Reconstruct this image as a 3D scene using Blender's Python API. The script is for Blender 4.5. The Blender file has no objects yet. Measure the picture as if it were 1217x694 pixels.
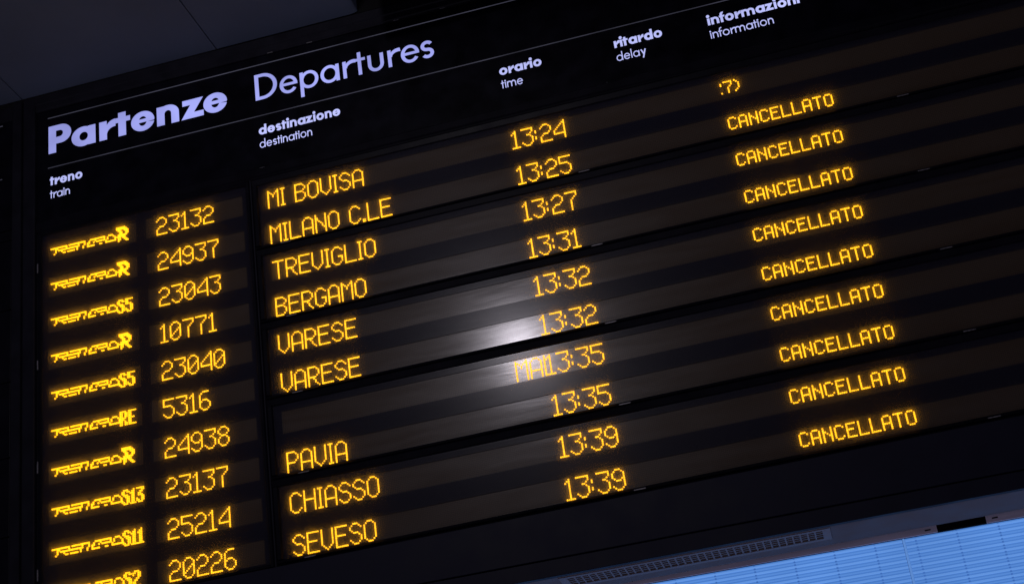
import bpy, math, random
from mathutils import Matrix, Vector
from mathutils.geometry import tessellate_polygon

random.seed(4)
scene = bpy.context.scene
COL = scene.collection

# ------------------------------------------------------------------ units
# board units: X right, Y down, Z away from the viewer, in LED dot pitches (6 mm)
S = 0.006
Z0 = 4.474


def W(X, Y, Z):
    return Vector((X * S, Z * S, Z0 - Y * S))


# ------------------------------------------------------------------ camera
cam_data = bpy.data.cameras.new("camera")
cam = bpy.data.objects.new("camera", cam_data)
COL.objects.link(cam)
CX, CY, CZ = 346.141, 479.025, -772.319
RX = (0.96304097, 0.13077684, 0.23547718)
RY = (-0.2182562, 0.89119126, 0.39767118)
RZ = (-0.15784903, -0.43436799, 0.88679656)


def dirw(v):
    return Vector((v[0], v[2], -v[1])).normalized()


r_, u_, b_ = dirw(RX), -dirw(RY), -dirw(RZ)
mw = Matrix(((r_.x, u_.x, b_.x, 0), (r_.y, u_.y, b_.y, 0), (r_.z, u_.z, b_.z, 0), (0, 0, 0, 1)))
cam.matrix_world = Matrix.Translation(W(CX, CY, CZ)) @ mw
cam_data.sensor_fit = 'HORIZONTAL'
cam_data.sensor_width = 36.0
cam_data.lens = 36.0 * 1870.0 / 1217.0
cam_data.clip_start = 0.05
cam_data.clip_end = 200.0
scene.camera = cam

# ------------------------------------------------------------------ world, lamp, exposure
world = bpy.data.worlds.new("World")
scene.world = world
world.use_nodes = True
bg = world.node_tree.nodes["Background"]
# dim bluish concourse: lighter from the lit floor below, dark above
wt = world.node_tree
w_tc = wt.nodes.new("ShaderNodeTexCoord")
w_sep = wt.nodes.new("ShaderNodeSeparateXYZ")
wt.links.new(w_tc.outputs["Generated"], w_sep.inputs["Vector"])
w_ramp = wt.nodes.new("ShaderNodeValToRGB")
w_mr = wt.nodes.new("ShaderNodeMapRange")
w_mr.inputs["From Min"].default_value = -1.0
w_mr.inputs["From Max"].default_value = 1.0
wt.links.new(w_sep.outputs["Z"], w_mr.inputs["Value"])
wt.links.new(w_mr.outputs["Result"], w_ramp.inputs["Fac"])
w_ramp.color_ramp.elements[0].position = 0.2
w_ramp.color_ramp.elements[0].color = (0.83, 0.77, 1.0, 1)
w_ramp.color_ramp.elements[1].position = 0.62
w_ramp.color_ramp.elements[1].color = (0.10, 0.095, 0.17, 1)
wt.links.new(w_ramp.outputs["Color"], bg.inputs["Color"])
bg.inputs["Strength"].default_value = 0.16

ld = bpy.data.lights.new("hall_lamp", 'SPOT')
lamp = bpy.data.objects.new("hall_lamp", ld)
COL.objects.link(lamp)
ld.energy = 60.0
ld.color = (0.96, 0.89, 1.0)
ld.shadow_soft_size = 0.09
ld.spot_size = math.radians(110)
ld.spot_blend = 0.6
lamp.location = W(124, -82, -487)
lamp.rotation_euler = (W(230, 130, 0) - lamp.location).to_track_quat('-Z', 'Y').to_euler()

scene.view_settings.view_transform = 'Standard'
scene.view_settings.look = 'None'
scene.view_settings.exposure = 0.0
scene.view_settings.gamma = 1.0
scene.view_settings.use_curve_mapping = False
scene.cycles.use_denoising = True
scene.cycles.max_bounces = 6
scene.cycles.transparent_max_bounces = 12
scene.cycles.sample_clamp_indirect = 2.0
scene.cycles.use_light_tree = True


# ------------------------------------------------------------------ materials
def mat(name):
    m = bpy.data.materials.new(name)
    m.use_nodes = True
    nt = m.node_tree
    return m, nt, nt.nodes, nt.links, nt.nodes["Principled BSDF"]


def setp(b, **k):
    for n, v in k.items():
        n = n.replace('_', ' ')
        b.inputs[n].default_value = (*v, 1) if isinstance(v, tuple) else v


def plain(name, col, rough=0.5, spec=0.5, metal=0.0, noise=0.25, scale=14.0, bump=0.0, stretch=(1, 1, 1)):
    """painted surface with uneven dirt and gloss"""
    m, nt, N, L, b = mat(name)
    tc = N.new("ShaderNodeTexCoord")
    mp = N.new("ShaderNodeMapping")
    mp.inputs["Scale"].default_value = stretch
    L.new(tc.outputs["Object"], mp.inputs["Vector"])
    nz = N.new("ShaderNodeTexNoise")
    nz.inputs["Scale"].default_value = scale
    nz.inputs["Detail"].default_value = 6
    L.new(mp.outputs["Vector"], nz.inputs["Vector"])
    mr = N.new("ShaderNodeMapRange")
    mr.inputs["From Min"].default_value = 0.3
    mr.inputs["From Max"].default_value = 0.7
    mr.inputs["To Min"].default_value = 1 - noise
    mr.inputs["To Max"].default_value = 1 + noise
    L.new(nz.outputs["Fac"], mr.inputs["Value"])
    vm = N.new("ShaderNodeVectorMath")
    vm.operation = 'SCALE'
    vm.inputs[0].default_value = col
    L.new(mr.outputs["Result"], vm.inputs["Scale"])
    L.new(vm.outputs["Vector"], b.inputs["Base Color"])
    mr2 = N.new("ShaderNodeMapRange")
    mr2.inputs["From Min"].default_value = 0.3
    mr2.inputs["From Max"].default_value = 0.7
    mr2.inputs["To Min"].default_value = rough * 0.88
    mr2.inputs["To Max"].default_value = rough * 1.12
    L.new(nz.outputs["Fac"], mr2.inputs["Value"])
    L.new(mr2.outputs["Result"], b.inputs["Roughness"])
    setp(b, Metallic=metal)
    b.inputs["Specular IOR Level"].default_value = spec
    if bump:
        bp = N.new("ShaderNodeBump")
        bp.inputs["Strength"].default_value = bump
        bp.inputs["Distance"].default_value = 0.001
        L.new(nz.outputs["Fac"], bp.inputs["Height"])
        L.new(bp.outputs["Normal"], b.inputs["Normal"])
    return m


M = {}
M['frame'] = plain("black_satin_metal", (0.0075, 0.0073, 0.012), 0.5, 0.12)
M['bezel'] = plain("black_bezel_plastic", (0.004, 0.0038, 0.007), 0.42, 0.06)
M['header'] = plain("black_header_glass", (0.0027, 0.0026, 0.0055), 0.3, 0.12, noise=0.5)
M['fascia'] = plain("charcoal_painted_steel", (0.0062, 0.0064, 0.0165), 0.55, 0.15, noise=0.12, scale=9)
M['soffit'] = plain("grey_painted_underside", (0.125, 0.080, 0.066), 0.6, 0.3, noise=0.1, scale=12)
M['trim'] = plain("pale_aluminium_trim", (0.78, 0.72, 0.94), 0.5, 0.4, noise=0.12, scale=20, stretch=(0.3, 1, 3))
M['ceiling'] = plain("dull_ceiling_panel", (0.088, 0.110, 0.160), 0.7, 0.3, noise=0.14, scale=2.2)
M['gap'] = plain("shadow_black_metal", (0.004, 0.004, 0.005), 0.7, 0.1)
M['latch'] = plain("worn_steel", (0.13, 0.125, 0.14), 0.45, 0.5, metal=0.4, scale=300, noise=0.6)
M['grille'] = plain("grey_grille_metal", (0.19, 0.15, 0.15), 0.55, 0.4, noise=0.15, scale=40)


def mask_material():
    """black glossy plate between the LED strips, faint horizontal wiping streaks"""
    m, nt, N, L, b = mat("black_glossy_mask")
    tc = N.new("ShaderNodeTexCoord")
    mp = N.new("ShaderNodeMapping")
    mp.inputs["Scale"].default_value = (3, 1, 26)
    mp.inputs["Rotation"].default_value = (0, math.radians(-4), 0)
    L.new(tc.outputs["Object"], mp.inputs["Vector"])
    nz = N.new("ShaderNodeTexNoise")
    nz.inputs["Scale"].default_value = 1.6
    nz.inputs["Detail"].default_value = 7
    nz.inputs["Distortion"].default_value = 0.6
    L.new(mp.outputs["Vector"], nz.inputs["Vector"])
    mr = N.new("ShaderNodeMapRange")
    mr.inputs["From Min"].default_value = 0.35
    mr.inputs["From Max"].default_value = 0.68
    mr.inputs["To Min"].default_value = 0.30
    mr.inputs["To Max"].default_value = 0.40
    L.new(nz.outputs["Fac"], mr.inputs["Value"])
    L.new(mr.outputs["Result"], b.inputs["Roughness"])
    setp(b, Base_Color=(0.0045, 0.0042, 0.0125))
    b.inputs["Specular IOR Level"].default_value = 0.07
    b.inputs["Coat Weight"].default_value = 0.34
    b.inputs["Coat Roughness"].default_value = 0.2
    return m


def strip_material():
    """unlit LED matrix behind a smoky lens: tiny dot grid, broad sheen with a sharper core"""
    m, nt, N, L, b = mat("unlit_led_matrix")
    tc = N.new("ShaderNodeTexCoord")
    sep = N.new("ShaderNodeSeparateXYZ")
    L.new(tc.outputs["Object"], sep.inputs["Vector"])

    def wave(sock):
        k = N.new("ShaderNodeMath")
        k.operation = 'MULTIPLY'
        k.inputs[1].default_value = 2 * math.pi / S
        L.new(sock, k.inputs[0])
        c = N.new("ShaderNodeMath")
        c.operation = 'COSINE'
        L.new(k.outputs[0], c.inputs[0])
        return c.outputs[0]
    ad = N.new("ShaderNodeMath")
    ad.operation = 'ADD'
    L.new(wave(sep.outputs["X"]), ad.inputs[0])
    L.new(wave(sep.outputs["Z"]), ad.inputs[1])
    mr = N.new("ShaderNodeMapRange")
    mr.inputs["From Min"].default_value = -0.3
    mr.inputs["From Max"].default_value = 1.2
    L.new(ad.outputs[0], mr.inputs["Value"])
    mp = N.new("ShaderNodeMapping")
    mp.inputs["Scale"].default_value = (2.6, 1, 22)
    mp.inputs["Rotation"].default_value = (0, math.radians(-5), 0)
    L.new(tc.outputs["Object"], mp.inputs["Vector"])
    nz = N.new("ShaderNodeTexNoise")
    nz.inputs["Scale"].default_value = 1.5
    nz.inputs["Detail"].default_value = 8
    nz.inputs["Distortion"].default_value = 0.5
    L.new(mp.outputs["Vector"], nz.inputs["Vector"])
    mx = N.new("ShaderNodeMix")
    mx.data_type = 'RGBA'
    mx.inputs["A"].default_value = (0.022, 0.0125, 0.0070, 1)
    mx.inputs["B"].default_value = (0.058, 0.034, 0.017, 1)
    L.new(mr.outputs["Result"], mx.inputs["Factor"])
    L.new(mx.outputs["Result"], b.inputs["Base Color"])
    r1 = N.new("ShaderNodeMapRange")
    r1.inputs["From Min"].default_value = 0.3
    r1.inputs["From Max"].default_value = 0.7
    r1.inputs["To Min"].default_value = 0.31
    r1.inputs["To Max"].default_value = 0.39
    L.new(nz.outputs["Fac"], r1.inputs["Value"])
    L.new(r1.outputs["Result"], b.inputs["Roughness"])
    b.inputs["Specular IOR Level"].default_value = 0.19
    r2 = N.new("ShaderNodeMapRange")
    r2.inputs["From Min"].default_value = 0.3
    r2.inputs["From Max"].default_value = 0.7
    r2.inputs["To Min"].default_value = 0.135
    r2.inputs["To Max"].default_value = 0.185
    L.new(nz.outputs["Fac"], r2.inputs["Value"])
    cw = N.new("ShaderNodeMapRange")
    cw.inputs["From Min"].default_value = 0.34
    cw.inputs["From Max"].default_value = 0.62
    cw.inputs["To Min"].default_value = 0.62
    cw.inputs["To Max"].default_value = 1.0
    L.new(nz.outputs["Fac"], cw.inputs["Value"])
    L.new(cw.outputs["Result"], b.inputs["Coat Weight"])
    bp = N.new("ShaderNodeBump")
    bp.inputs["Strength"].default_value = 0.13
    bp.inputs["Distance"].default_value = 0.0015
    L.new(nz.outputs["Fac"], bp.inputs["Height"])
    L.new(bp.outputs["Normal"], b.inputs["Coat Normal"])
    L.new(r2.outputs["Result"], b.inputs["Coat Roughness"])
    return m


def emit(name, col, strength=1.0, noise=0.0, scale=6.0):
    m, nt, N, L, b = mat(name)
    setp(b, Base_Color=tuple(c * 0.2 for c in col), Roughness=0.5, Emission_Color=col, Emission_Strength=strength)
    if noise:
        tc = N.new("ShaderNodeTexCoord")
        nz = N.new("ShaderNodeTexNoise")
        nz.inputs["Scale"].default_value = scale
        nz.inputs["Detail"].default_value = 2
        L.new(tc.outputs["Object"], nz.inputs["Vector"])
        mr = N.new("ShaderNodeMapRange")
        mr.inputs["From Min"].default_value = 0.3
        mr.inputs["From Max"].default_value = 0.7
        mr.inputs["To Min"].default_value = strength * (1 - noise)
        mr.inputs["To Max"].default_value = strength * (1 + noise)
        L.new(nz.outputs["Fac"], mr.inputs["Value"])
        L.new(mr.outputs["Result"], b.inputs["Emission Strength"])
    return m


M['mask'] = mask_material()
M['strip'] = strip_material()
M['amber'] = emit("lit_amber_led", (1.0, 0.435, 0.012), 2.3, 0.34, 165)
M['yellow'] = emit("lit_yellow_led", (1.0, 0.43, 0.006), 2.4, 0.14, 165)
M['title'] = emit("backlit_lavender_lettering", (0.325, 0.35, 0.80), 1.0, 0.24, 5.5)
M['heading'] = emit("backlit_pale_lettering", (0.47, 0.50, 0.92), 1.0, 0.14, 6)
M['rule'] = emit("backlit_hairline", (0.036, 0.036, 0.054), 1.0, 0.5, 5)
M['screen_slat'] = emit("bright_blue_slat", (0.116, 0.285, 0.70), 1.0, 0.14, 2.2)
M['screen_back'] = emit("blue_backlight", (0.064, 0.188, 0.53), 1.0, 0.12, 2.2)
M['screen_slat_dim'] = emit("dim_blue_slat", (0.088, 0.236, 0.61), 1.0, 0.12, 2.2)
M['screen_joint'] = emit("pale_blue_joint", (0.098, 0.235, 0.58), 1.0, 0.05, 4)
M['screen_rib'] = emit("dim_blue_rib", (0.042, 0.132, 0.43), 1.0, 0.05, 4)


def pane_material():
    """clear pane added to imitate lens bloom: passes the view and scatters a little of the LED light"""
    m, nt, N, L, b = mat("led_halo_pane")
    out = N["Material Output"]
    N.remove(b)
    tr = N.new("ShaderNodeBsdfTransparent")
    tr.inputs["Color"].default_value = (0.99, 0.99, 0.99, 1)
    tl = N.new("ShaderNodeBsdfTranslucent")
    tl.inputs["Color"].default_value = (0.9, 0.9, 0.9, 1)
    mx = N.new("ShaderNodeMixShader")
    mx.inputs["Fac"].default_value = 0.22
    L.new(tr.outputs[0], mx.inputs[1])
    L.new(tl.outputs[0], mx.inputs[2])
    L.new(mx.outputs[0], out.inputs["Surface"])
    return m


M['pane'] = pane_material()


# ------------------------------------------------------------------ mesh builder
class MB:
    def __init__(self):
        self.v, self.f = [], []

    def add(self, verts, faces):
        o = len(self.v)
        self.v += [tuple(x) for x in verts]
        self.f += [tuple(i + o for i in fc) for fc in faces]
        return self

    def box(self, x0, x1, y0, y1, z0, z1, s0=0.0, s1=0.0):
        """box in board units; s0, s1: slopes (Y per X) added to the top and bottom edges"""
        P = []
        for z in (z0, z1):
            for x, y, sl in ((x0, y0, s0), (x1, y0, s0), (x1, y1, s1), (x0, y1, s1)):
                P.append((x, y + sl * x, z))
        return self.add(P, [(0, 1, 2, 3), (7, 6, 5, 4), (0, 4, 5, 1), (1, 5, 6, 2), (2, 6, 7, 3), (3, 7, 4, 0)])

    def prism_x(self, prof, x0, x1):
        """profile of (Y, Z) points swept along X"""
        n = len(prof)
        P = [(x0, y, z) for y, z in prof] + [(x1, y, z) for y, z in prof]
        F = [tuple(range(n)), tuple(range(2 * n - 1, n - 1, -1))]
        F += [(i, i + n, (i + 1) % n + n, (i + 1) % n) for i in range(n)]
        return self.add(P, F)

    def prism_y(self, prof, y0, y1):
        """profile of (X, Z) points swept along Y"""
        n = len(prof)
        P = [(x, y0, z) for x, z in prof] + [(x, y1, z) for x, z in prof]
        F = [tuple(range(n)), tuple(range(2 * n - 1, n - 1, -1))]
        F += [(i, i + n, (i + 1) % n + n, (i + 1) % n) for i in range(n)]
        return self.add(P, F)

    def quad(self, x0, x1, y0, y1, z):
        return self.add([(x0, y0, z), (x1, y0, z), (x1, y1, z), (x0, y1, z)], [(0, 1, 2, 3)])

    def dome(self, x, y, rb=0.51, rt=0.405, zb=0.5, zt=0.0):
        """one LED lens: a short tapered hexagon standing out of the matrix"""
        P = []
        for r, z in ((rb, zb), (rt, zt)):
            for k in range(6):
                a = math.pi / 3 * k + 0.26
                P.append((x + r * math.cos(a), y + r * math.sin(a), z))
        F = [(i, (i + 1) % 6, (i + 1) % 6 + 6, i + 6) for i in range(6)] + [(6, 7, 8, 9, 10, 11)]
        return self.add(P, F)

    def shape(self, outer, holes=(), z0=0.0, z1=-0.15):
        """flat letter piece of board-unit points with a small real thickness"""
        loops = [outer] + list(holes)
        tri = tessellate_polygon([[Vector((x, y, 0)) for x, y in lp] for lp in loops])
        flat = [p for lp in loops for p in lp]
        n = len(flat)
        P = [(x, y, z1) for x, y in flat] + [(x, y, z0) for x, y in flat]
        F = [tuple(t) for t in tri]
        o = 0
        for lp in loops:
            k = len(lp)
            F += [(o + i, o + (i + 1) % k, o + (i + 1) % k + n, o + i + n) for i in range(k)]
            o += k
        return self.add(P, F)

    def build(self, name, material, root=None, parent=None, label=None, bevel=0.0):
        org = root.location.copy() if root is not None else Vector((0, 0, 0))
        me = bpy.data.meshes.new(name)
        me.from_pydata([W(*p) - org for p in self.v], [], self.f)
        me.validate()
        me.update()
        me.materials.append(M[material])
        o = bpy.data.objects.new(name, me)
        COL.objects.link(o)
        p = parent if parent is not None else root
        if p is not None:
            o.parent = p
        if label:
            o['label'] = label
        if bevel:
            bv = o.modifiers.new("bevel", 'BEVEL')
            bv.width = bevel * S
            bv.segments = 2
            bv.limit_method = 'ANGLE'
        return o


def thing(name, label, cat, X, Y, Z, group=None):
    o = bpy.data.objects.new(name, None)
    o.empty_display_size = 0.1
    COL.objects.link(o)
    o.location = W(X, Y, Z)
    o['label'] = label
    o['category'] = cat
    if group:
        o['group'] = group
    return o


# ------------------------------------------------------------------ layout constants (board units)
ROW = 23.72
ROW0 = 0.2
XL, XR = -77.5, 640.0           # display area
XT = 0.0                         # train number text
XD, XM, XS = 71.3, 221.7, 344.6  # destination, time, status text
TOP, BOT = -108.0, 229.0
ZS, ZM, ZB, ZP = 0.5, 0.12, -1.5, -1.15   # strip face, mask face, bezel front, pane

# ------------------------------------------------------------------ ceiling (setting)
mb = MB()
xs = [-87.3 - 133 * k for k in (4, 3, 2, 1)] + [-87.3 + 133 * k for k in range(0, 8)]
for i in range(len(xs) - 1):
    if xs[i] > 40:
        break
    for z1, z0 in ((-3.0, -330.0), (-330.9, -660.0), (-660.9, -990.0)):
        mb.box(xs[i] + 0.3, xs[i + 1] - 0.3, TOP - 4, TOP, z0, z1)
# last panel ends at a black slot standing in for a soft shadow
x0, x1 = xs[5] + 0.3, 139.0
if xs[5] < 45 or xs[5] > 47:
    x0 = 46.0
prof = [(x0, TOP)] + [(x1 - 6 + 6 * math.sin(math.radians(a)), TOP - 1.5 + 1.5 * math.cos(math.radians(a))) for a in range(0, 86, 5)] + [(x1, TOP - 30), (x0, TOP - 30)]
for z1, z0 in ((-3.0, -330.0), (-330.9, -660.0), (-660.9, -990.0)):
    n = len(prof)
    P = [(x, y, z0) for x, y in prof] + [(x, y, z1) for x, y in prof]
    mb.add(P, [tuple(range(n)), tuple(range(2 * n - 1, n - 1, -1))] + [(q, q + n, (q + 1) % n + n, (q + 1) % n) for q in range(n)])
ceiling = mb.build('ceiling', 'ceiling', bevel=0.25)
ceiling['kind'] = 'structure'
mb = MB()  # black boxes that stand in for the shadow past the last panel
mb.box(xs[0], xs[-1], TOP - 50, TOP - 40, -1000, 60)
mb.box(xs[-1] - 5, xs[-1], TOP - 40, TOP, -1000, 60)
mb.box(46.0, xs[-1] - 6, TOP - 38, TOP - 0.2, -2.2, 60)
o = mb.build('ceiling_shadow_fill', 'gap')
o['kind'] = 'structure'

# unseen black block added under the ceiling to shade its end
mb = MB()
mb.prism_y([(150.0, -62.0), (300.0, -62.0), (300.0, -900.0), (150.0, -900.0)], TOP - 30, TOP + 24)
o = mb.build('ceiling_shade_block', 'gap', bevel=0.5)
o['kind'] = 'structure'

# ------------------------------------------------------------------ the departure board
board = thing('departure_board', 'large black departure board lit with amber dot matrix rows under lavender headings',
              'departure board', 240, BOT, 20)

mb = MB()
mb.box(-87.3, XR, TOP + 0.2, BOT, 1.2, 60)
mb.build('housing', 'frame', board)

mb = MB()   # left stile: two stepped uprights
mb.prism_y([(-87.0, 1.2), (-87.0, -2.0), (-86.3, -2.6), (-79.6, -2.6), (-79.0, -2.0), (-79.0, 1.2)], TOP + 0.4, BOT)
mb.build('side_post', 'frame', board)
mb = MB()   # top rail with two steps and a lip
mb.prism_x([(TOP + 0.3, 1.2), (TOP + 0.3, -2.4), (TOP + 6.0, -2.4), (TOP + 6.6, -1.6), (TOP + 10.2, -1.6), (TOP + 10.8, -0.8),
            (TOP + 11.4, -0.8), (TOP + 11.4, 1.2)], -78.8, XR)
mb.build('top_rail', 'frame', board)

# header with backlit lettering
mb = MB()
mb.box(-78.6, XR, -96.4, -16.9, 1.2, -0.2)
header = mb.build('header_panel', 'header', board, bevel=0.3)
mb = MB()
mb.prism_x([(-16.6, 1.2), (-16.6, -0.9), (-15.8, -1.5), (-11.6, -1.5), (-10.8, -0.6), (-9.7, -0.6), (-9.7, 1.2)], -78.6, XR)
mb.build('header_rail', 'bezel', board)


for lx, ly, w_ in ((67.5, -16.9, 3.2), (278.0, -16.6, 1.6), (281.5, -16.9, 0.8), (313.5, -16.4, 1.4), (355.0, -16.2, 3.0), (452.0, -16.5, 2.4)):
    mb = MB()
    mb.box(lx, lx + w_, ly, ly + 0.5, -0.2, -0.8)
    mb.build('latch', 'latch', board, header, bevel=0.08)
for lx in (78.0, 104.0, 160.0, 190.0):
    mb = MB()
    mb.box(lx, lx + 3.5, TOP + 10.9, TOP + 11.5, -0.8, -1.2)
    mb.build('latch', 'latch', board, header, bevel=0.08)


# ---- outline lettering (a geometric sans in two weights), baseline at y = 0, y up
def ell(cx, cy, rx, ry, a0=0, a1=360, n=40):
    k = n if abs(a1 - a0) >= 360 else n + 1
    return [(cx + rx * math.cos(math.radians(a0 + (a1 - a0) * i / n)), cy + ry * math.sin(math.radians(a0 + (a1 - a0) * i / n)))
            for i in range(k)]


def rect(x0, y0, x1, y1):
    return [(x0, y0), (x1, y0), (x1, y1), (x0, y1)]


def band(cx, cy, rx, ry, irx, iry, a0, a1):
    return ell(cx, cy, rx, ry, a0, a1) + ell(cx, cy, irx, iry, a1, a0)


def ribbon(pts, t):
    Lp, Rp = [], []
    for i, (x, y) in enumerate(pts):
        ax, ay = pts[max(i - 1, 0)]
        bx, by = pts[min(i + 1, len(pts) - 1)]
        d = math.hypot(bx - ax, by - ay) or 1
        nx, ny = -(by - ay) / d * t / 2, (bx - ax) / d * t / 2
        Lp.append((x + nx, y + ny))
        Rp.append((x - nx, y - ny))
    return Lp + Rp[::-1]


def glyph(ch, bold, wk=1.0):
    """list of (outer, holes) and the advance width"""
    if bold:
        w, xh, cap, asc, th = 5.1, 13.6, 20.0, 20.0, 3.5
    else:
        w, xh, cap, asc, th = 2.2, 12.0, 18.6, 18.6, 2.0
    w, th = w * wk, th * (0.5 + 0.5 * wk)
    R = []
    if ch in 'oadpbq':
        D = 15.6 if bold else 12.0
        if ch == 'o':
            cx, rx = D / 2, D / 2
        elif ch == 'p':
            D = 16.0 if bold else 11.9
            rx = 7.6 if bold else 5.9
            cx = D - rx
        else:
            D = 16.3 if bold else 12.1
            rx = 7.9 if bold else 5.9
            cx = rx
        cy, ry = xh / 2, xh / 2 + 0.35
        hx, hy = (2.9, 3.1) if bold else (rx - w * 0.98, ry - th)
        if ch == 'o' and bold:
            hx, hy = 3.0, 3.3
        R.append((ell(cx, cy, rx, ry), [ell(cx + (0.35 if bold and ch in 'ad' else 0), cy, hx, hy)]))
        if ch == 'a':
            R.append((rect(D - w, 0, D, xh), []))
        if ch == 'd':
            R.append((rect(D - w, 0, D, asc), []))
        if ch == 'p':
            R.append((rect(0, -5.6, w, xh), []))
        return R, D
    if ch == 'P':
        D = 15.5
        return [([(0, 0), (w, 0), (w, 6.4), (8.4, 6.4)] + ell(8.4, 13.2, 7.1, 6.8, -90, 90, 24) + [(0, 20)],
                 [[(w, 11.2), (7.6, 11.2)] + ell(7.6, 13.55, 2.3, 2.35, -90, 90, 16) + [(w, 15.9)]])], D
    if ch == 'D':
        D = 14.4
        return [([(0, 0), (5.0, 0)] + ell(5.0, 9.3, 9.4, 9.3, -90, 90, 36) + [(0, 18.6)],
                 [[(2.5, 2.2), (5.0, 2.2)] + ell(5.0, 9.3, 6.9, 7.1, -90, 90, 36) + [(2.5, 16.4)]])], D
    if ch == 'e':
        D = 15.6 if bold else 11.5
        cx, cy, rx, ry = D / 2, xh / 2, D / 2, xh / 2 + 0.35
        if bold:
            R.append((band(cx, cy, rx, ry, 2.7, 3.5, -3, 346), []))
            R.append((rect(cx - 3.4, cy - 0.9, D - 0.25, cy + 1.5), []))
        else:
            R.append((band(cx, cy, rx, ry, rx - w, ry - th, 2, 326), []))
            R.append((rect(1.6, cy - 0.6, D - 0.02, cy + 1.2), []))
        return R, D
    if ch == 's':
        D = 11.4 if bold else 7.9
        t = 4.0 if bold else 2.2
        rx = (D - t) / 2
        ry = (xh + 0.5 - t) / 4
        cx = D / 2
        c1, c2 = xh + 0.25 - t / 2 - ry, -0.25 + t / 2 + ry
        p = ell(cx, c1, rx, ry, 28, 268, 26) + ell(cx, c2, rx, ry, 88, -150, 26)
        return [(ribbon(p, t), [])], D
    if ch in 'nmh':
        a = 9.6 if bold else 7.9      # arch span between stem starts
        t = w
        R.append((rect(0, 0, w, xh if ch != 'h' else asc), []))
        k = 2 if ch == 'm' else 1
        for j in range(k):
            x0 = j * a
            inn = (a - t) / 2
            cx = x0 + t + inn
            cyy = xh - (6.1 if bold else 5.4)
            R.append((band(cx, cyy, inn + t, xh + 0.3 - cyy, inn, xh - th - cyy, 0, 172), []))
            R.append((rect(x0 + a, 0, x0 + a + t, cyy), []))
        return R, k * a + t
    if ch == 'u':
        a = 7.9
        cx = (a + w) / 2
        inn = (a - w) / 2
        R.append((band(cx, 5.0, inn + w, 5.3, inn, 5.0 - th + 0.2, 180, 360), []))
        R.append((rect(0, 5.0, w, xh), []))
        R.append((rect(a, 5.0, a + w, xh), []))
        return R, a + w
    if ch == 'r':
        D = 11.0 if bold else 7.3
        R.append((rect(0, 0, w, xh), []))
        if bold:
            R.append((ell(D, 7.6, 6.6, 6.2, 180, 90, 16) + ell(D, 4.2, 5.7, 4.3, 90, 180, 16), []))
        else:
            R.append((ell(D - 0.4, 7.4, 5.6, 4.9, 180, 78, 16) + ell(D - 0.4, 6.8, 4.2, 3.1, 70, 180, 16), []))
        return R, D
    if ch == 't':
        D = 9.8 if bold else 6.8
        x0 = 1.8 if bold else 2.0
        R.append((rect(x0, 0, x0 + w, 17.2 if bold else 16.3), []))
        R.append((rect(0, xh - th, D, xh - (0 if bold else 0.1)), []))
        return R, D
    if ch == 'f':
        D = 9.6 if bold else 6.9
        x0 = 1.8 if bold else 1.9
        R.append((rect(x0, 0, x0 + w, asc - 4.6), []))
        inn = 0.9 if bold else 2.0
        R.append((band(x0 + w + inn, asc - 4.7, inn + w, 4.9, inn, 4.9 - th, 180, 72), []))
        R.append((rect(0, xh - th, D, xh), []))
        return R, D
    if ch == 'i':
        R.append((rect(0, 0, w, xh), []))
        r = 2.9 if bold else 1.55
        R.append((ell(w / 2, xh + 1.2 + r, r, r, n=18), []))
        return R, w
    if ch == 'l':
        return [(rect(0, 0, w, asc), [])], w
    if ch == 'z':
        D = 13.8
        return [([(-1, 0), (D, 0), (D, 4.0), (7.4, 4.0), (D, xh), (0, xh), (0, xh - 3.9), (5.2, xh - 3.9)], [])], D
    if ch == 'y':
        D = 10.4
        t = 2.5
        R.append((ribbon([(1.2, xh), (5.3, 2.4)], t), []))
        R.append((ribbon([(D - 1.2, xh), (3.3, -5.4)], t), []))
        return R, D
    raise ValueError(ch)


PAIR = {}


def letters(mb, text, bold, x, base, slope=0.0, size=1.0, width=None, at=None, hs=1.0, wk=1.0):
    """lay out text; width: fit the total length; at: explicit left edges"""
    gl = [glyph(c, bold, wk) for c in text]
    gaps = {'r': 0.4, 't': 0.9, 'f': 0.4, 'z': 1.6, 'P': 0.4}
    pos, cx = [], 0.0
    for i, (c, (sh, adv)) in enumerate(zip(text, gl)):
        pos.append(cx)
        g = gaps.get(c, 1.9 if bold else 2.1)
        if i + 1 < len(text) and text[i + 1] in 'tzf':
            g = min(g, 0.9)
        cx += adv + g
    total = pos[-1] + gl[-1][1]
    sx = (width / total) if width else size
    sy = size * hs
    for i, (c, (sh, adv)) in enumerate(zip(text, gl)):
        ox = at[i] if at else x + pos[i] * sx
        for k, (outer, holes) in enumerate(sh):
            def tr(lp):
                return [(ox + px * sx, base + slope * (ox + px * sx) - py * sy) for px, py in lp]
            mb.shape(tr(outer), [tr(h) for h in holes], -0.21, -0.32 - 0.03 * k)


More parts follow.
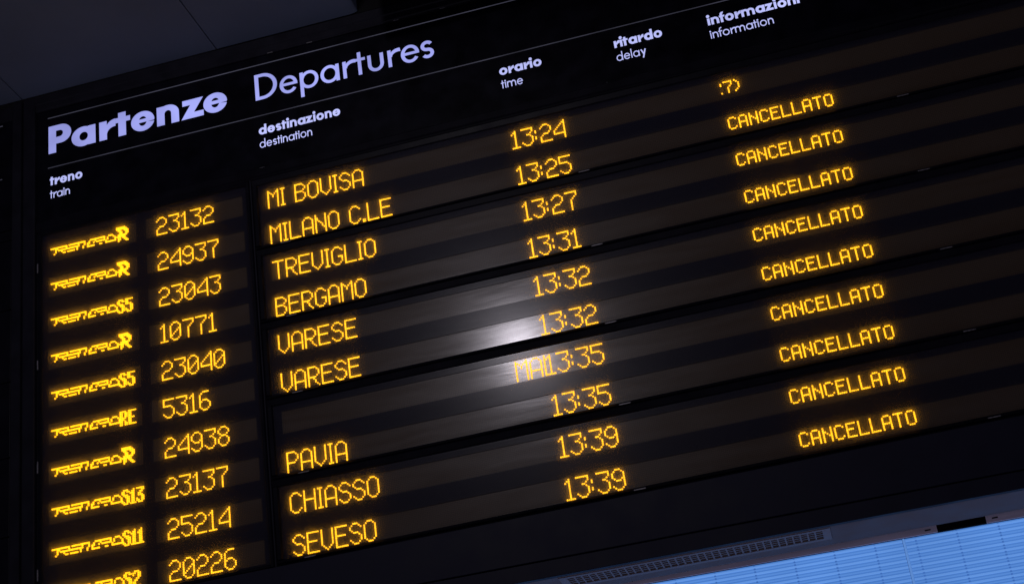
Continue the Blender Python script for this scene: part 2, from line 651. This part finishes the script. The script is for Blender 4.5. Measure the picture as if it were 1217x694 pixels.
mb = MB()
letters(mb, 'Partenze', True, 0, -64.25, 0.0, at=[-70.5, -54.8, -35.9, -24.8, -14.4, 2.9, 20.1, 33.9])
mb.build('title_lettering', 'title', board, header, 'bold backlit title reading Partenze')
mb = MB()
letters(mb, 'Departures', False, 0, -65.05, 0.003, at=[68.1, 84.1, 97.3, 110.6, 125.1, 132.8, 141.1, 153.9, 162.2, 174.9])
mb.build('title_lettering', 'title', board, header, 'thin backlit title reading Departures')
for it, en, x, yb, w1, w2 in (('treno', 'train', -69.7, -41.2, 21.9, 13.4), ('destinazione', 'destination', 68.6, -40.0, 52.2, 33.5),
                              ('orario', 'time', 220.3, -39.6, 25.8, 13.1), ('ritardo', 'delay', 289.9, -38.7, 28.6, 17.6),
                              ('informazioni', 'information', 345.4, -38.2, 53.4, 36.6)):
    mb = MB()
    letters(mb, it, True, x, yb, 0.0, size=0.345, width=w1, wk=0.88)
    mb.build('column_heading', 'heading', board, header, 'bold backlit heading reading %s' % it)
    mb = MB()
    letters(mb, en, False, x, yb + 9.3, 0.0, size=0.33, width=w2, wk=0.84)
    mb.build('heading_translation', 'heading', board, header, 'thin backlit heading reading %s' % en)
for y, sl in ((-90.55, 0.0028), (-53.75, 0.0042)):
    mb = MB()
    mb.box(-71, XR - 20, y - 0.3, y + 0.3, -0.21, -0.33, sl, sl)
    mb.build('rule_line', 'rule', board, header)


# ------------------------------------------------------------------ dot matrix fonts
def G(rows):
    return rows.split()


BIG = {
    '0': G("..###.. .#...#. #.....# #.....# #....## #...#.# #..#..# #.#...# ##....# #.....# .#...#. ..###.."),
    '1': G("..#.. .##.. #.#.. ..#.. ..#.. ..#.. ..#.. ..#.. ..#.. ..#.. ..#.. #####"),
    '2': G("..###.. .#...#. #.....# ......# ......# .....#. ..###.. .#..... #...... #...... #...... #######"),
    '3': G("####### ......# ......# .....#. ...##.. .....#. ......# ......# ......# #.....# .#...#. ..###.."),
    '4': G("......# .....## ....#.# ...#..# ..#...# .#....# #.....# #.....# ####### ......# ......# ......#"),
    '5': G("####### #...... #...... #...... #####.. .....#. ......# ......# ......# #.....# .#...#. ..###.."),
    '6': G("..####. .#..... #...... #...... #...... #.###.. ##...#. #.....# #.....# #.....# .#...#. ..###.."),
    '7': G("####### ......# ......# .....#. ....#.. ...#... ...#... ...#... ...#... ...#... ...#... ...#..."),
    '8': G("..###.. .#...#. #.....# #.....# .#...#. ..###.. .#...#. #.....# #.....# #.....# .#...#. ..###.."),
    '9': G("..###.. .#...#. #.....# #.....# #.....# .#...## ..###.# ......# ......# #.....# .#...#. ..###.."),
    'A': G("..###.. .#...#. #.....# #.....# #.....# #.....# #.....# ####### #.....# #.....# #.....# #.....#"),
    'B': G("#####.. #....#. #.....# #.....# #....#. #####.. #....#. #.....# #.....# #.....# #....#. #####.."),
    'C': G("..###.. .#...#. #.....# #...... #...... #...... #...... #...... #...... #.....# .#...#. ..###.."),
    'E': G("####### #...... #...... #...... #...... ######. #...... #...... #...... #...... #...... #######"),
    'G': G("..###.. .#...#. #.....# #...... #...... #...... #...### #.....# #.....# #.....# .#...#. ..###.."),
    'H': G("#.....# #.....# #.....# #.....# #.....# ####### #.....# #.....# #.....# #.....# #.....# #.....#"),
    'I': G("### .#. .#. .#. .#. .#. .#. .#. .#. .#. .#. ###"),
    'L': G("#...... #...... #...... #...... #...... #...... #...... #...... #...... #...... #...... #######"),
    'M': G("#.....# ##...## #.#.#.# #..#..# #..#..# #.....# #.....# #.....# #.....# #.....# #.....# #.....#"),
    'N': G("#.....# #.....# ##....# ##....# #.#...# #..#..# #...#.# #...#.# #....## #.....# #.....# #.....#"),
    'O': G("..###.. .#...#. #.....# #.....# #.....# #.....# #.....# #.....# #.....# #.....# .#...#. ..###.."),
    'P': G("#####.. #....#. #.....# #.....# #.....# #....#. #####.. #...... #...... #...... #...... #......"),
    'R': G("#####.. #....#. #.....# #.....# #.....# #....#. #####.. #..#... #...#.. #...#.. #....#. #.....#"),
    'S': G("..###.. .#...#. #.....# #...... .#..... ..###.. .....#. ......# ......# #.....# .#...#. ..###.."),
    'T': G("####### ...#... ...#... ...#... ...#... ...#... ...#... ...#... ...#... ...#... ...#... ...#..."),
    'V': G("#.....# #.....# #.....# #.....# #.....# #.....# #.....# #.....# #.....# .#...#. ..#.#.. ...#..."),
    '.': G(".. .. .. .. .. .. .. .. .. .. ## ##"),
}
SMALL = {
    'C': G(".###. #...# #.... #.... #.... #.... #...# .###."),
    'A': G(".###. #...# #...# #...# ##### #...# #...# #...#"),
    'N': G("#...# #...# ##..# #.#.# #..## #...# #...# #...#"),
    'E': G("##### #.... #.... ####. #.... #.... #.... #####"),
    'L': G("#.... #.... #.... #.... #.... #.... #.... #####"),
    'T': G("##### ..#.. ..#.. ..#.. ..#.. ..#.. ..#.. ..#.."),
    'O': G(".###. #...# #...# #...# #...# #...# #...# .###."),
    ':': G(". # # . . . . #"),
    '7': G("##### ....# ....# ...#. ..#.. ..#.. ..#.. ..#.."),
    ')': G("#.. .#. ..# ..# ..# ..# .#. #.."),
}
LOGO_ROWS = [
    [(0, 10), (12, 22), (26, 35), (38, 40)],
    [(3, 4), (10, 10), (18, 18), (22, 22), (25, 25), (29, 29), (35, 35), (37, 37), (41, 41)],
    [(3, 3), (5, 10), (11, 16), (17, 18), (22, 22), (24, 25), (28, 28), (30, 35), (37, 37), (42, 42)],
    [(3, 3), (7, 7), (17, 17), (21, 21), (24, 24), (36, 36), (42, 42)],
    [(2, 2), (8, 9), (11, 15), (17, 17), (21, 21), (24, 28), (32, 33), (36, 42)],
]
LOGO = [''.join('#' if any(a <= c <= b for a, b in spans) else '.' for c in range(44)) for spans in LOGO_ROWS]
CODE = {
    'S': G(".###. ##.## ##... .###. ..### ...## #..## ##.## .###."),
    '5': G("##### ##... ##... ####. ...## ...## #..## ##.## .###."),
    '1': G("..#. .##. ###. .##. .##. .##. .##. .##. ####"),
    '3': G("##### ...## ..##. .##.. .###. ...## #..## ##.## .###."),
    '2': G(".###. ##.## #..## ...## ..##. .##.. ##... ##... #####"),
    'E': G("##### ##... ##... ##... ####. ##... ##... ##... #####"),
    'R': G("####. ##.## ##.## ##.## ####. ###.. ##.#. ##.## ##.##"),
}
BIGR = G("######.. #######. .##..### ..##..## ..##..## .######. ######.. .##.##.. .##..##. .#....##")


def bitmap(mb, rows, x, y, **kw):
    for r, line in enumerate(rows):
        for c, ch in enumerate(line):
            if ch == '#':
                mb.dome(x + c, y + r, **kw)


def dots(mb, text, x, y, font=BIG, gap=1, space=5, clip=None, **kw):
    for ch in text:
        if ch == ' ':
            x += space
            continue
        g = font[ch]
        if clip is None:
            bitmap(mb, g, x, y, **kw)
        else:
            bitmap(mb, [ln[:max(0, int(clip - x))] for ln in g], x, y, **kw)
        x += len(g[0]) + gap
    return x


def clock(mb, t, x, y):
    cx = dots(mb, t[:2], x, y)          # hours
    for r in (3, 4, 7, 8):
        mb.dome(cx, y + r)
    dots(mb, t[3:], cx + 3, y)


ROWS = [
    ('23132', 'MI BOVISA', '13:24', ':7)', 'R'),
    ('24937', 'MILANO C.LE', '13:25', 'CANCELLATO', 'R'),
    ('23043', 'TREVIGLIO', '13:27', 'CANCELLATO', 'S5'),
    ('10771', 'BERGAMO', '13:31', 'CANCELLATO', 'R'),
    ('23040', 'VARESE', '13:32', 'CANCELLATO', 'S5'),
    ('5316', 'VARESE', '13:32', 'CANCELLATO', 'RE'),
    ('24938', '', '13:35', 'CANCELLATO', 'R'),
    ('23137', 'PAVIA', '13:35', 'CANCELLATO', 'S13'),
    ('25214', 'CHIASSO', '13:39', 'CANCELLATO', 'S11'),
    ('20226', 'SEVESO', '13:39', 'CANCELLATO', 'S2'),
]


def row_y(i):
    return ROW0 + ROW * i


def window_plate(mb, x0, x1, y0, y1, wins, zf, zb):
    """flat plate with rectangular windows: horizontal bands plus the uprights beside each window"""
    ys = sorted({w[2] for w in wins})
    cur = y0
    for ya in ys:
        grp = sorted([w for w in wins if w[2] == ya])
        yb = grp[0][3]
        mb.box(x0, x1, cur, ya, zf, zb)
        cx = x0
        for w in grp:
            mb.box(cx, w[0], ya, yb, zf, zb)
            cx = w[1]
        mb.box(cx, x1, ya, yb, zf, zb)
        cur = yb
    mb.box(x0, x1, cur, y1, zf, zb)


SB, SE = -1.3, 12.1       # strip edges relative to the row's first dot

# left panel: operator logo and train number of every row
PX0, PX1 = -77.3, 60.2
mb = MB()
wins = []
for i in range(10):
    y = row_y(i)
    wins += [(-71.2, -13.4, y + SB, y + SE), (-7.0, 55.0, y + SB, y + SE)]
window_plate(mb, PX0 + 2.2, PX1 - 2.2, -7.0, BOT - 2.2, wins, ZM, ZS + 0.4)
npan = mb.build('number_panel', 'mask', board, label='tall left panel with operator logos and train numbers')
mb = MB()
for xa, xb in ((PX0, PX0 + 2.2), (PX1 - 2.2, PX1)):
    mb.prism_y([(xa, 1.2), (xa, -1.2), (xa + 0.4, ZB), (xb - 0.5, ZB), (xb, -1.0), (xb, 1.2)], -9.3, BOT - 0.4)
mb.prism_x([(BOT - 2.2, 1.2), (BOT - 2.2, -0.9), (BOT - 1.8, ZB), (BOT - 0.4, -1.2), (BOT - 0.4, 1.2)], PX0 + 2.2, PX1 - 2.2)
mb.prism_x([(-9.3, 1.2), (-9.3, -1.2), (-7.5, ZB), (-7.0, -0.9), (-7.0, 1.2)], PX0 + 2.2, PX1 - 2.2)
mb.build('bezel', 'bezel', board, npan)
for i, (num, dest, tm, st, code) in enumerate(ROWS):
    y = row_y(i)
    for xa, xb in ((-71.2, -13.4), (-7.0, 55.0)):
        mb = MB()
        mb.box(xa, xb, y + SB, y + SE, ZS, ZS + 0.3)
        mb.build('led_strip', 'strip', board, npan)
    mb = MB()
    dots(mb, num, XT, y)
    mb.build('train_number', 'amber', board, npan, 'lit amber train number %s' % num)
    mb = MB()
    kw = dict(rb=0.57, rt=0.50)
    bitmap(mb, LOGO, -69.2, y + 3.4, **kw)
    if code == 'R':
        bitmap(mb, BIGR, -26.0, y + 0.0, **kw)
    else:
        cx = -26.7
        for ch in code:
            bitmap(mb, CODE[ch], cx, y + 1.4, rb=0.5, rt=0.42)
            cx += len(CODE[ch][0]) + (0.3 if len(code) == 2 else -0.1)
    mb.build('operator_logo', 'yellow', board, npan, 'lit yellow slanted operator logo followed by %s' % code)
mb = MB()
mb.quad(PX0 + 2.3, PX1 - 2.3, -6.9, BOT - 2.3, ZP)
mb.build('halo_pane', 'pane', board, npan)
for k, (ya, yb) in enumerate(((12.4, 18.7), (76.6, 82.6), (140.0, 147.0), (203.5, 210.0))):
    mb = MB()
    mb.box(PX0 - 0.45, PX0 + 0.35, ya, yb, -1.2, -1.75)
    mb.build('latch', 'latch', board, npan, bevel=0.1)

# narrow upright between the two panels
mb = MB()
mb.prism_y([(60.5, 1.2), (60.5, -1.0), (60.8, -1.3), (61.4, -1.3), (61.7, -1.0), (61.7, 1.2)], -9.3, BOT)
mb.build('centre_post', 'frame', board)

# five display panels of two rows each
NX0 = 62.1
for kpan in range(5):
    y0 = row_y(2 * kpan) - 9.4
    y1 = y0 + 2 * ROW - 0.5
    t0, t1 = y0 + 4.3, y1 - 2.0          # plate between the bezels
    mb = MB()
    wins = [(70.0, XR - 12, row_y(i) + SB, row_y(i) + SE) for i in (2 * kpan, 2 * kpan + 1)]
    window_plate(mb, NX0 + 3.2, XR - 4, t0, t1, wins, ZM, ZS + 0.4)
    pan = mb.build('display_panel', 'mask', board, label='panel with two amber rows, %s' %
                   ' and '.join('%s %s' % (ROWS[i][2], ROWS[i][1].lower() or 'no destination') for i in (2 * kpan, 2 * kpan + 1)))
    mb = MB()
    mb.prism_x([(y0, 1.2), (y0, -1.0), (y0 + 0.7, -1.7), (t0 - 0.5, -0.9), (t0, ZM - 0.1), (t0, 1.2)], NX0, XR)
    mb.prism_x([(t1, 1.2), (t1, ZM - 0.1), (t1 + 0.4, -0.8), (y1 - 0.3, -1.7), (y1, -1.3), (y1, 1.2)], NX0, XR)
    mb.prism_y([(NX0, 1.2), (NX0, -1.1), (NX0 + 0.5, -1.6), (NX0 + 2.6, -1.6), (NX0 + 3.2, -0.6), (NX0 + 3.2, 1.2)], t0, t1)
    mb.build('bezel', 'bezel', board, pan)
    for i in (2 * kpan, 2 * kpan + 1):
        num, dest, tm, st, code = ROWS[i]
        y = row_y(i)
        mb = MB()
        mb.box(70.0, XR - 12, y + SB, y + SE, ZS, ZS + 0.3)
        mb.build('led_strip', 'strip', board, pan)
        mb = MB()
        if dest:
            wx = XD
            for word in dest.split():
                mb = MB()
                wx = dots(mb, word, wx, y) + 5
                mb.build('destination_text', 'amber', board, pan, 'lit amber word %s in the destination column' % word)
        else:
            dots(mb, 'MAL', XM - 17, y, clip=XM)
            mb.build('destination_text', 'amber', board, pan, 'lit amber letters MAL of a scrolling name cut off by the time')
        mb = MB()
        clock(mb, tm, XM, y)
        mb.build('time_text', 'amber', board, pan, 'lit amber departure time %s' % tm)
        mb = MB()
        dots(mb, st, XS, y + 1.0, SMALL)
        mb.build('status_text', 'amber', board, pan, 'lit amber status %s' % st)
    mb = MB()
    mb.quad(NX0 + 3.3, XR - 4.1, t0 + 0.1, t1 - 0.1, ZP + 0.25)
    mb.build('halo_pane', 'pane', board, pan)
    for lx in (77.6, 256.8, 436.4):
        mb = MB()
        mb.box(lx, lx + 6.3, y1 - 0.55, y1 + 0.1, -1.5, -1.95)
        mb.build('latch', 'latch', board, pan, bevel=0.1)

# ------------------------------------------------------------------ bulkhead under the board
SL = 0.0085
bulk = thing('bulkhead', 'dark bulkhead beam under the departure board with a vent grille in its underside', 'bulkhead',
             240, 264, 20)
YA, YB_, YC = BOT + 0.3, 252.6, 261.6          # board edge, seam, lower edge (at X = 0)
mb = MB()
mb.box(-260, XR, BOT + 0.25, YB_ - 0.35, -1.9, 50, 0.0, SL)
mb.build('fascia', 'fascia', bulk, bevel=0.3)
mb = MB()
mb.box(-260, XR, YB_ - 1.2, YB_ + 1.2, 0.4, 52, SL, SL)
mb.build('seam', 'gap', bulk)
mb = MB()
mb.box(-260, XR, YB_ + 0.35, YC, -1.9, 1.6, SL, SL)
mb.build('lower_rail', 'fascia', bulk, bevel=0.3)


def under(X, dy=0.0):
    return YC + SL * X + dy


# underside with the grille opening
GX0, GX1, GZ0, GZ1 = 210.0, 349.5, 3.4, 24.6
SD = 36.0
mb = MB()
for xa, xb, za, zb in ((-260, GX0, 1.8, SD), (GX1, XR, 1.8, SD), (GX0, GX1, 1.8, GZ0), (GX0, GX1, GZ1, SD)):
    mb.box(xa, xb, YC - 0.8, YC - 0.05, za, zb, SL, SL)
mb.build('underside', 'soffit', bulk)
mb = MB()
mb.box(GX0 - 6, GX1 + 6, YC - 6, YC - 4, 2, SD, SL, SL)
mb.build('duct', 'gap', bulk)
mb = MB()   # frame and cross bars of the grille
g0, g1, h0, h1 = GX0 + 4.2, GX1 - 4.2, GZ0 + 3.0, GZ1 - 3.6
for xa, xb, za, zb in ((GX0 + 0.15, g0, GZ0 + 0.15, GZ1 - 0.15), (g1, GX1 - 0.15, GZ0 + 0.15, GZ1 - 0.15),
                       (g0, g1, GZ0 + 0.15, h0), (g0, g1, h1, GZ1 - 0.15)):
    mb.box(xa, xb, YC - 0.9, YC + 0.25, za, zb, SL, SL)
n = 35
for k in range(1, n):
    x = g0 + (g1 - g0) * k / n
    mb.box(x - 0.42, x + 0.42, YC - 0.9, YC + 0.1, h0, h1, SL, SL)
for k in range(1, 4):
    z = h0 + (h1 - h0) * k / 4
    mb.box(g0, g1, YC - 0.8, YC - 0.05, z - 0.55, z + 0.55, SL, SL)
mb.build('vent_grille', 'grille', bulk, label='grey vent grille of small square openings')
mb = MB()
mb.box(-260, XR, YC - 12.5, YC - 11, SD - 0.5, 80, SL, SL)
mb.box(-260, XR, YC - 11, YC - 2.0, 78, 80, SL, SL)
mb.box(392, 436, YC - 6, YC - 1.6, SD + 7.6, SD + 8.4, SL, SL + 0.008)
mb.build('recess', 'gap', bulk)
for xa, xb in ((-260, 402.2), (427.0, XR)):
    mb = MB()
    mb.box(xa, xb, YC - 2.6, YC - 1.5, SD + 6.5, SD + 7.4, SL, SL + 0.008)
    tr_ = mb.build('trim_strip', 'trim', bulk, bevel=0.12)
    hx = xb - 6.2 if xb < 420 else xa + 3.0
    mb = MB()
    mb.box(hx, hx + 3.0, YC - 0.4, YC + 0.3, SD + 6.44, SD + 6.6, SL, SL)
    mb.build('slot', 'gap', bulk, tr_)

# ------------------------------------------------------------------ blue slatted screen below
ZSC = 70.0
YS = YC - 8.4
SLS = SL + 0.008
screen = thing('slatted_screen', 'glowing blue screen of horizontal slats below the dark bulkhead', 'screen', 385, 420, 48)
YEND = 328.0


def slat(mb, xa, xb, y, h, z):
    """one horizontal slat, slightly rounded in section"""
    k = max(0.0, 1 - (y - YS) / 90.0)
    sl = SLS * k + 0.004 * (1 - k)
    prof = [(0.0, z + 0.9), (h * 0.15, z + 0.25), (h * 0.5, z), (h * 0.85, z + 0.25), (h, z + 0.9)]
    n = len(prof)
    P = [(xa, y + a + sl * xa, zz) for a, zz in prof] + [(xb, y + a + sl * xb, zz) for a, zz in prof]
    F = [(q, q + 1, q + 1 + n, q + n) for q in range(n - 1)] + [tuple(range(n)), tuple(range(2 * n - 1, n - 1, -1))]
    mb.add(P, F)


for xa, xb in ((120.0, 385.0), (386.6, 640.0)):
    mb = MB()
    mb.box(xa, xb, YS, YEND, ZSC + 1.4, ZSC + 5, SLS, 0.0)
    p_ = mb.build('backlight', 'screen_back', screen)
    m1, m2 = MB(), MB()
    y = YS + 0.7
    while y < YEND - 8:
        slat(m1, xa, xb, y, 1.25, ZSC + 0.4)
        slat(m2, xa, xb, y + 2.05, 0.8, ZSC + 0.5)
        y += 3.7
    m1.build('broad_slats', 'screen_slat', screen, p_)
    m2.build('narrow_slats', 'screen_slat_dim', screen, p_)
    mb = MB()
    for k in range(-10, 15):
        x = 327.2 + 21.6 * k
        if xa + 3 < x < xb - 3:
            mb.box(x - 0.5, x + 0.5, YS + 0.3, YEND - 6, ZSC + 0.9, ZSC + 1.3, SLS, 0.0)
    mb.build('ribs', 'screen_rib', screen, p_)
mb = MB()
mb.box(385.25, 386.35, YS + 0.2, YEND - 3, ZSC + 0.1, ZSC + 3, SLS, 0.0)
mb.build('joint', 'screen_joint', screen)

# ------------------------------------------------------------------ neighbouring dark board on the left
nb = thing('dark_board', 'unlit black board at the left edge beside the departure board', 'board', -170, BOT, 20)
mb = MB()
mb.box(-260, -88.2, TOP + 0.3, BOT, 1.0, 60)
mb.build('housing', 'frame', nb)
mb = MB()
mb.prism_y([(-94.6, 1.0), (-94.6, -1.8), (-94.0, -2.4), (-88.9, -2.4), (-88.4, -1.8), (-88.4, 1.0)], TOP + 0.4, BOT)
mb.build('side_post', 'frame', nb)
mb = MB()
mb.box(-258, -95.0, -96.4, -16.9, 1.0, -0.2)
nh = mb.build('header_panel', 'header', nb, bevel=0.3)
for y in (-93.9, -54.4):
    mb = MB()
    mb.box(-240, -102.3, y - 0.3, y + 0.3, -0.21, -0.33)
    mb.build('rule_line', 'rule', nb, nh)
mb = MB()
y = -15.6
for k in range(6):
    y2 = -9.4 + 47.44 * k
    mb.box(-258, -95.2, y, y2, 1.0, -0.9)
    y = y2 + 0.7
mb.build('display_panel', 'bezel', nb, bevel=0.3)
